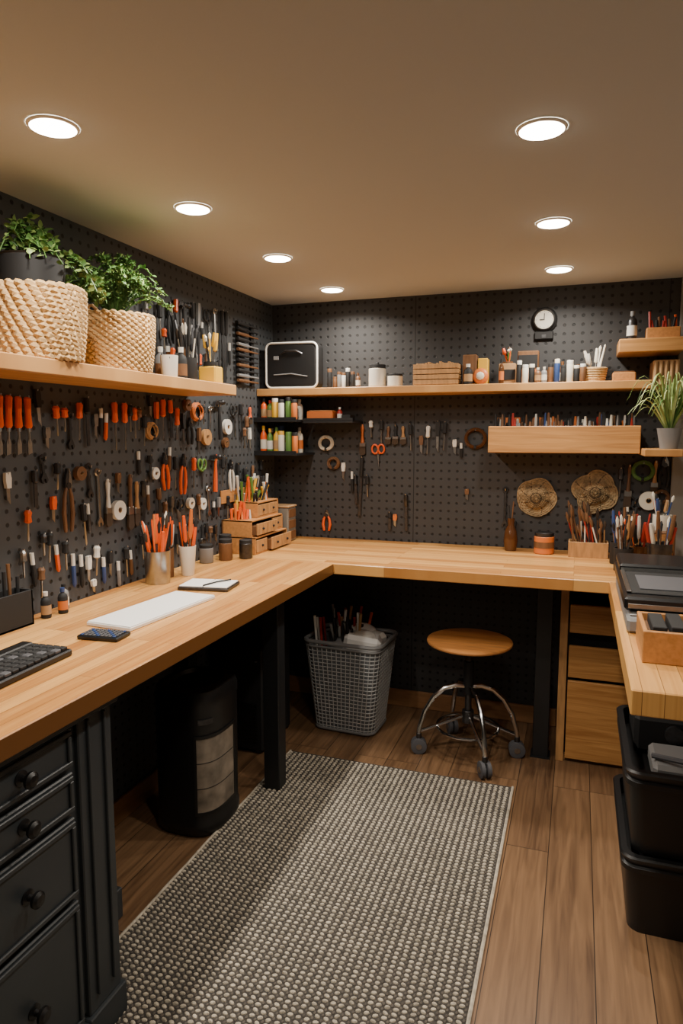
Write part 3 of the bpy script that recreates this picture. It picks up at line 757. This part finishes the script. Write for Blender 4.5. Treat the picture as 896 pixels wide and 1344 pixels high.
b.build("calculator",(-1.285,1.585,CT+.0005),rz=.1)
b=MB();b.box(-.21,.21,-.08,.08,0,.018,M_black,.004,);b.box(-.21,.21,.045,.08,.017,.026,M_black,.003)
for j in range(5):
    for i in range(16): b.box(-.2+i*.0252,-.178+i*.0252,-.072+j*.0225,-.052+j*.0225,.018,.027,M_rubber if (i+j)%7==0 else M_blackm,.002)
b.build("keyboard",(-1.325,1.21,CT+.0005),rz=pi/2+.06)
b=MB();b.box(-.035,.035,-.12,.12,0,.006,M_blackm);b.box(-.035,-.029,-.12,.12,0,.11,M_blackm);b.box(.029,.035,-.12,.12,0,.11,M_blackm,.001);b.box(-.035,.035,-.12,-.114,0,.11,M_blackm);b.box(-.035,.035,.114,.12,0,.11,M_blackm)
for k in range(9):
    y=-.1+k*.024;b.tube([(0,y,.006),(random.uniform(-.01,.01),y+random.uniform(-.01,.01),random.uniform(.15,.2))],[.004,.006],random.choice([M_tan,M_tan,B_,M_brn]),7)
b.build("desk_organizer_box",(-1.618,1.51,CT+.0005))
for (x,y,m,c) in ((-1.60,1.70,M_blackm,M_wht),(-1.59,1.765,M_blackm,M_blu),(-1.625,1.81,M_gry,M_blackm)):
    b=MB();bottle(b,0,0,0,.016,.085,m,c);b.build("glue_bottle",(x,y,CT+.0005))
# stepped wooden drawer organizer with pull-out drawers against the pegboard
b=MB();x0=XL+.006
M_org=mat("pine_organizer",(186,130,74),.5,var=.15,vscale=10,stretch=(8,1,8))
T3=[(.19,2.95,3.33,0,.085),(.165,2.96,3.33,.085,.165),(.14,3.08,3.33,.165,.245)]
for xd,y0,y1,z0,z1 in T3:
    z0+=CT+.0005;z1+=CT;t=.007
    b.box(x0,x0+.008,y0,y1,z0,z1,M_brn)                       # back
    b.box(x0+.008,x0+xd,y0,y0+t,z0,z1,M_org,.001);b.box(x0+.008,x0+xd,y1-t,y1,z0,z1,M_org,.001)
    b.box(x0+.008,x0+xd,y0+t,y1-t,z0,z0+t,M_org);b.box(x0,x0+xd,y0,y1,z1-t,z1,M_org,.001)
    nd=max(2,int((y1-y0)/.12));w=(y1-y0-2*t)/nd
    for q in range(nd):
        a=y0+t+q*w+.003;e=a+w-.006;pull=random.choice([0,.004,.018,.03])
        b.box(x0+.02,x0+xd-.008+pull,a+.004,e-.004,z0+t+.002,z1-t-.02,M_brn)
        b.box(x0+xd-.008+pull,x0+xd+pull,a,e,z0+t+.002,z1-t-.008,M_tan,.001)
        b.sph((x0+xd+pull+.004,(a+e)/2,(z0+z1)/2-.003),.0065,M_blackm,8)
b.box(x0,x0+.008,2.95,3.33,CT+.245,CT+.31,M_org,.001)
for k in range(16):
    y=random.uniform(2.97,3.06);x=random.uniform(x0+.02,x0+.13);b.tube([(x,y,CT+.165),(x+random.uniform(-.01,.02),y+random.uniform(-.02,.02),CT+random.uniform(.20,.26))],[.006,.008],random.choice([O,M_or2,M_yel,B_,W]),7)
for k in range(36):
    y=random.uniform(3.09,3.31);x=random.uniform(x0+.02,x0+.12);b.tube([(x,y,CT+.245),(x+random.uniform(-.015,.03),y+random.uniform(-.04,.04),CT+random.uniform(.28,.38))],[.005,.008],random.choice([O,M_or2,B_,B_,M_yel,W,M_grn,M_brn]),7)
b.build("wooden_drawer_organizer")
b=MB();b.box(XL+.01,-1.48,3.36,3.47,CT+.0005,CT+.19,M_glass,.006);b.box(XL+.006,-1.475,3.355,3.475,CT+.19,CT+.20,M_kraft,.003)
for k in range(3): b.box(-1.481,-1.476,3.37,3.46,CT+.015+k*.06,CT+.06+k*.06,M_brn,.001)
b.build("parts_drawer_tower")

def rowjars(name,x0,x1,y,z,n,hs,rs,cols,caps=None):
    b=MB()
    for k in range(n):
        x=x0+(x1-x0)*(k+.5)/n;r=random.uniform(*rs);h=random.uniform(*hs)
        (jar if random.random()<.5 else bottle)(b,x,y+random.uniform(-.01,.01),z,r,h,cols[k%len(cols)],random.choice(caps or COL))
    b.build(name)
for z,hh in ((1.6055,(.09,.12)),(1.4255,(.11,.15))):
    rowjars("spray_paint_cans",XL+.02,-1.43,3.385,z,6,hh,(.016,.018),[M_or,M_grn,M_yel,M_crm,M_grn,M_or2],[M_wht,M_red,M_grn,M_yel,M_blackm])
    rowjars("paint_jars",XL+.02,-1.43,3.47,z,4,hh,(.02,.024),[M_brn,M_blackm,M_or2,M_crm])
b=MB();b.box(-1.40,-1.25,3.44,3.53,1.6005,1.65,M_or2,.004);b.box(-1.39,-1.26,3.45,3.52,1.65,1.655,M_kraft,.002);bottle(b,-1.22,3.47,1.6005,.014,.07,M_red,M_wht);b.box(-1.20,-1.15,3.44,3.52,1.6005,1.63,M_blackm,.003);b.build("parts_case")

Z=1.7405
b=MB();cup(b,0,0,0,.035,.09,M_wht,.10,3,[B_],.03,.01);b.build("ceramic_mug",(-1.52,2.32,Z))
for (y,x),m in zip([(2.27,-1.61),(2.38,-1.60),(2.42,-1.53),(2.45,-1.61)],(M_blackm,M_gry,M_blackm,M_wax)):
    b=MB();bottle(b,0,0,0,random.uniform(.018,.026),random.uniform(.11,.17),m,random.choice([M_wht,M_blackm]));b.build("spray_bottle",(x,y,Z))
b=MB();cup(b,0,0,0,.04,.10,M_blackm,.27,16,[B_,B_,D,BR,M_crm],.038,.04);b.build("metal_tool_tin",(-1.55,2.50,Z))
b=MB();b.box(-.04,.04,-.035,.035,0,.07,M_yel,.005);cup(b,0,0,.07,.03,.02,M_blackm,.14,8,[O,M_yel,B_],.03,.03);b.build("glue_gun_holder",(-1.49,2.585,Z))
b=MB();b.box(-.035,.035,-.03,.03,0,.06,M_blackm,.004)
for i in range(3):
    for j in range(2): b.tube([(-.022+i*.02,-.014+j*.028,.06),(-.022+i*.02,-.014+j*.028,.16),(-.022+i*.02,-.014+j*.028,.16+random.uniform(.06,.12))],[.004,.005,.010],random.choice([B_,B_,D,M_gry]),8)
b.build("knife_block",(-1.6,2.63,Z))
b=MB();b.box(.001,.014,3.15,3.18,1.78,2.10,M_blackm);b.box(.001,.014,3.30,3.33,1.78,2.10,M_blackm)
for k in range(12):
    z=1.80+k*.026;b.tube([(.022,3.13,z),(.022,3.24,z),(.022,3.26,z),(.022,3.36,z)],[.008,.010,.005,.004],[M_brn,M_gry,B_,M_brn,M_dsteel,B_][k%6],8)
b.build("file_rack",(XL+.0005,0,0))

Z=1.7705
b=MB()
def rr2(w,h,r,n=6):
    o=[]
    for cx,cz,a0 in((w-r,h-r,0),(-w+r,h-r,pi/2),(-w+r,-h+r,pi),(w-r,-h+r,1.5*pi)):
        for k in range(n+1):
            a=a0+pi/2*k/n;o.append((cx+r*math.cos(a),cz+r*math.sin(a)))
    return o
w,h,r=.15,.125,.035
b.prism(rr2(w,h,r),-.03,.07,M_blackm)
b.tube([(x,-.032,z) for x,z in rr2(w-.006,h-.006,r-.004)],.0055,M_wht,8,closed=True)
b.prism(rr2(w-.02,h-.02,r-.012),-.034,-.03,M_black)
b.tube([(-.06,-.036,.06),(-.03,-.046,.075),(.03,-.046,.075),(.06,-.036,.06)],.006,M_dsteel,8)
b.tube([(-.1,-.036,-.05),(.0,-.038,-.045),(.09,-.036,-.06)],.003,M_gry,6)
b.box(-.10,-.07,-.037,-.033,.03,.05,M_gry,.001)
b.build("hard_shell_case",(-1.485,3.46,Z+.1255),rz=.1)
rowjars("ink_bottles",-1.28,-1.10,3.45,Z,7,(.06,.11),(.011,.014),[M_blackm,M_brn,M_gry,M_wht,M_blackm],[M_wht,M_blackm,M_brn])
b=MB();jar(b,0,0,0,.045,.115,M_crm,M_blackm);b.sph((0,0,.12),.010,M_blackm);b.build("enamel_canister",(-1.005,3.45,Z))
b=MB();jar(b,0,0,0,.04,.065,M_crm,M_blackm);b.build("enamel_canister",(-.91,3.45,Z))
b=MB()
for k in range(4):
    b.box(-.11,.11,-.06,-.054,.004+k*.026,.026+k*.026,M_tan,.001);b.box(-.11,.11,.054,.06,.004+k*.026,.026+k*.026,M_tan,.001)
    for s in(-1,1): b.box(s*.11-.004,s*.11+.004,-.058,.058,.004+k*.026,.026+k*.026,M_tan)
b.box(-.108,.108,-.055,.055,0,.006,M_tan)
for k in range(14): b.box(-.1+k*.0145,-.088+k*.0145,-.05,.05,.006,.105+random.uniform(0,.012),random.choice([M_tan,M_kraft,M_tan]),.001)
b.build("wooden_crate",(-.69,3.46,Z))
b=MB()
b.box(-.125,-.055,0,.06,0,.15,M_brn,.004);b.box(-.05,.0,.0,.06,0,.13,M_yel,.004);bottle(b,-.09,-.04,0,.022,.10,M_blackm,M_wht);b.sph((-.03,-.03,.04),.04,M_or2,14,(1,.4,1));b.sph((-.03,-.047,.04),.02,M_crm,12,(1,.3,1))
b.build("craft_tins",(-.44,3.46,Z))
b=MB();b.box(-.04,.04,-.02,.05,0,.10,M_kraft,.003);b.box(-.038,.038,-.023,-.02,.02,.07,M_blackm);cup(b,0,.01,.10,.025,.01,M_brn,.08,8,[M_brn,M_or,B_,M_grn],.025,.02);bottle(b,-.025,-.04,0,.012,.12,M_wax,M_blackm);b.build("pencil_box",(-.345,3.47,Z))
b=MB();b.box(-.05,.05,-.02,.04,0,.16,M_brn,.004)
b.box(-.045,.045,-.024,-.02,.01,.07,M_or2,.001);b.box(-.045,.045,-.024,-.02,.08,.14,M_blackm,.001);b.build("cigar_box",(-.25,3.50,Z))
rowjars("paint_bottles",-.30,.02,3.42,Z,11,(.07,.115),(.012,.016),[M_blackm,M_crm,M_blackm,M_brn,M_gry,M_brn,M_blu],[M_wht,M_blackm,M_crm])
rowjars("varnish_jars",-.18,.0,3.52,Z,5,(.08,.13),(.016,.019),[M_wax,M_blackm,M_brn],[M_blackm,M_brn])
b=MB();cup(b,0,0,0,.055,.065,M_jute,.17,6,[W,M_crm,M_tan],.045,.03)
for k in range(6): b.tube([(math.cos(q)*(.046+.0018*k),math.sin(q)*(.046+.0018*k),.006+k*.011) for q in [2*pi*j/28 for j in range(28)]],.006,M_jute,6,closed=True)
b.build("rope_bowl",(.055,3.47,Z))
b=MB();b.box(-.05,.05,-.04,.04,0,.04,M_org,.004);b.box(-.045,.045,-.035,.035,.04,.045,M_brn,.002);b.build("keepsake_box",(.185,3.46,Z))
b=MB();b.box(.305,.415,3.42,3.57,1.735,1.86,M_tan,.003)
for k in range(5): b.tube([(.316+k*.022,3.415,1.75),(.316+k*.022,3.415,1.855)],.009,M_kraft,8)
b.box(.305,.415,3.57,3.5995,1.80,1.86,M_brn)
b.build("wicker_wall_basket")
Z2=1.9555
b=MB();bottle(b,0,0,0,.022,.13,M_dsteel,M_gry);b.build("oil_bottle",(.21,3.45,Z2))
b=MB();b.box(-.07,.07,-.04,.04,0,.05,M_org,.003)
for k in range(9):
    x=-.055+k*.014;b.tube([(x,random.uniform(-.02,.02),.05),(x+random.uniform(-.01,.01),0,random.uniform(.08,.13))],[.005,.006],random.choice([M_red,B_,M_brn,M_or]),7)
b.build("pen_tray",(.34,3.46,Z2))
b=MB()
for k in range(80):
    x=-.40+.64*(k/79)+random.uniform(-.003,.003);y=random.choice([3.43,3.47,3.51]);h=random.uniform(.125,.175);r=random.uniform(.005,.009)
    c=random.choice([M_blackm,M_blackm,M_blackm,M_brn,M_brn,M_red,M_crm,M_or2,M_wht,M_gry,M_blu])
    b.tube([(x,y,1.4555),(x,y,1.4555+h*.8),(x,y,1.4555+h)],[r,r,r*.6],c,7)
for x in(-.38,-.34,-.30,-.2): b.box(x-.018,x+.018,3.53,3.58,1.4555,1.61,random.choice([M_crm,M_or2,M_brn]),.002)
b.build("pen_collection")

b=MB();b.lathe([(0,0),(.028,0),(.036,.05),(.03,.10),(.016,.13),(.018,.165),(.013,.165),(.010,.12)],M_wax,n=20);b.tube([(0,0,.1),(.01,0,.25)],.003,M_brn,6);b.tube([(0,0,.1),(-.012,0,.23)],.003,M_blackm,6)
b.build("glass_vase",(-.31,3.50,CT+.0005))
b=MB();jar(b,0,0,0,.048,.105,M_or2,M_dsteel);b.lathe([(.049,.03),(.049,.06)],M_brn,n=20);b.build("paint_tin",(-.145,3.47,CT+.0005))
b=MB();b.box(-.09,.09,-.05,-.044,0,.075,M_tan,.001);b.box(-.09,.09,.044,.05,0,.075,M_tan,.001);b.box(-.09,-.084,-.045,.045,0,.075,M_tan);b.box(.084,.09,-.045,.045,0,.075,M_tan);b.box(-.085,.085,-.045,.045,0,.006,M_tan)
for k in range(38):
    x=random.uniform(-.075,.075);y=random.uniform(-.035,.035);p0=Vector((x,y,.006));p1=Vector((x*1.1-random.uniform(0,.07),y,random.uniform(.14,.27)))
    c=random.choice([M_brn,M_brn,M_tan,B_,M_red,M_crm])
    b.tube([p0,p0.lerp(p1,.75)],.0035,c,6);b.tube([p0.lerp(p1,.75),p0.lerp(p1,.9),p1],[.004,.009,.003],random.choice([M_bris,M_brn,M_brn,c]),7)
b.build("brush_caddy",(.06,3.45,CT+.0005))
CC=[M_red,M_or,M_or2,M_wht,M_crm,M_brn,M_blackm,M_blackm,M_tan,M_brn,M_blu,M_brn,M_blackm]
for (x,y,m,n_) in ((.19,3.30,M_blackm,18),(.265,3.22,M_wax,16),(.23,3.41,M_brn,16),(.20,3.13,M_blackm,12)):
    b=MB();cup(b,0,0,0,.04,.10,m,.24,n_,CC,.038,.03);b.build("pencil_cup",(x,y,CT+.0005))
b=MB();b.box(-.05,.05,-.07,.07,0,.16,M_brn,.004);b.box(-.042,.042,-.072,-.07,.01,.07,M_org,.002);b.box(-.042,.042,-.072,-.07,.08,.15,M_org,.002);b.sph((0,-.078,.04),.008,M_blackm,8);b.sph((0,-.078,.115),.008,M_blackm,8)
cup(b,0,0,.16,.04,.07,M_crm,.17,10,CC,.04,.03);b.build("mini_drawer_chest",(.365,3.32,CT+.0005))
b=MB();cup(b,0,0,0,.05,.13,M_dsteel,.26,14,CC,.045,.04);b.build("steel_tool_canister",(.34,3.12,CT+.0005))
b=MB()
b.box(.155,.60,2.13,2.80,CT+.0005,CT+.045,M_gry,.008);b.box(.165,.60,2.16,2.82,CT+.045,CT+.052,M_steel,.002)
b.box(.150,.60,2.20,2.84,CT+.052,CT+.095,M_black,.008);b.box(.17,.60,2.25,2.60,CT+.095,CT+.10,M_blackm,.002)
b.box(.155,.60,2.60,2.85,CT+.095,CT+.125,M_black,.008);b.box(.16,.60,2.595,2.60,CT+.10,CT+.112,M_steel)
b.box(.18,.60,2.142,2.148,CT+.012,CT+.032,M_black)
b.box(.20,.58,2.30,2.52,CT+.10,CT+.104,M_rubber,.001);b.box(.16,.60,2.197,2.202,CT+.06,CT+.075,M_steel,.001)
b.box(.158,.172,2.25,2.60,CT+.099,CT+.104,M_steel,.001)
b.box(.152,.162,2.3,2.75,CT+.06,CT+.064,M_wht);b.build("printer")
b=MB()
b.box(.175,.50,1.86,1.872,CT+.0005,CT+.085,M_org,.002);b.box(.175,.50,2.058,2.07,CT+.0005,CT+.085,M_org,.002);b.box(.175,.187,1.872,2.058,CT+.0005,CT+.085,M_org,.002);b.box(.488,.50,1.872,2.058,CT+.0005,CT+.085,M_org,.002);b.box(.187,.488,1.872,2.058,CT+.0005,CT+.065,M_brn)
b.sph((.34,1.855,CT+.045),.008,M_blackm,8)
for k in range(6): b.box(.2+k*.045,.235+k*.045,1.89,2.04,CT+.065,CT+.078+random.uniform(0,.015),random.choice([M_blackm,M_blackm,M_gry,M_brn]),.002)
b.build("wooden_box")

# ------------------------------------------------------------------ ceiling downlights
M_em=mat("downlight_lens",(255,240,215),.5,emit=(255,240,218),estr=26)
M_ring=mat("downlight_trim",(240,238,232),.5)
lights=[(-1.205,y,1) for y in (1.38,2.0,2.655,3.31)]+[(-.112,y,1) for y in (1.775,2.54,3.24)]+[(-1.205,.72,.65),(-.112,.95,.65),(-1.205,-.6,.3),(-.112,-.4,.3)]
for x,y,e in lights:
    b=MB();b.lathe([(.053,-.005),(.057,-.004),(.060,0)],M_ring,n=32);b.lathe([(0,-.011),(.03,-.0105),(.045,-.008),(.053,-.005)],M_em,n=32)
    o=b.build("recessed_downlight",(x,y,H-.0005))
    ld=bpy.data.lights.new("downlight_lamp","AREA");ld.shape='DISK';ld.size=.09;ld.energy=9.2*e;ld.color=(1,.915,.80);ld.spread=math.radians(155)
    lo=bpy.data.objects.new("lamp",ld);bpy.context.collection.objects.link(lo);lo.parent=o;lo.location=(0,0,-.016)
w=bpy.data.worlds.new("World");bpy.context.scene.world=w;w.use_nodes=True
w.node_tree.nodes["Background"].inputs[0].default_value=(.5,.45,.38,1);w.node_tree.nodes["Background"].inputs[1].default_value=.1

# ------------------------------------------------------------------ camera
f=889.0;ph=math.atan(102/f);th=math.atan(312*math.cos(ph)/f)
cd=bpy.data.cameras.new("camera");cam=bpy.data.objects.new("camera",cd);bpy.context.collection.objects.link(cam)
cam.location=(0,0,1.526);cam.rotation_euler=(pi/2-ph,0,th)
cd.sensor_fit='VERTICAL';cd.sensor_height=36;cd.sensor_width=24;cd.lens=36*f/1344;cd.clip_start=.02
bpy.context.scene.camera=cam
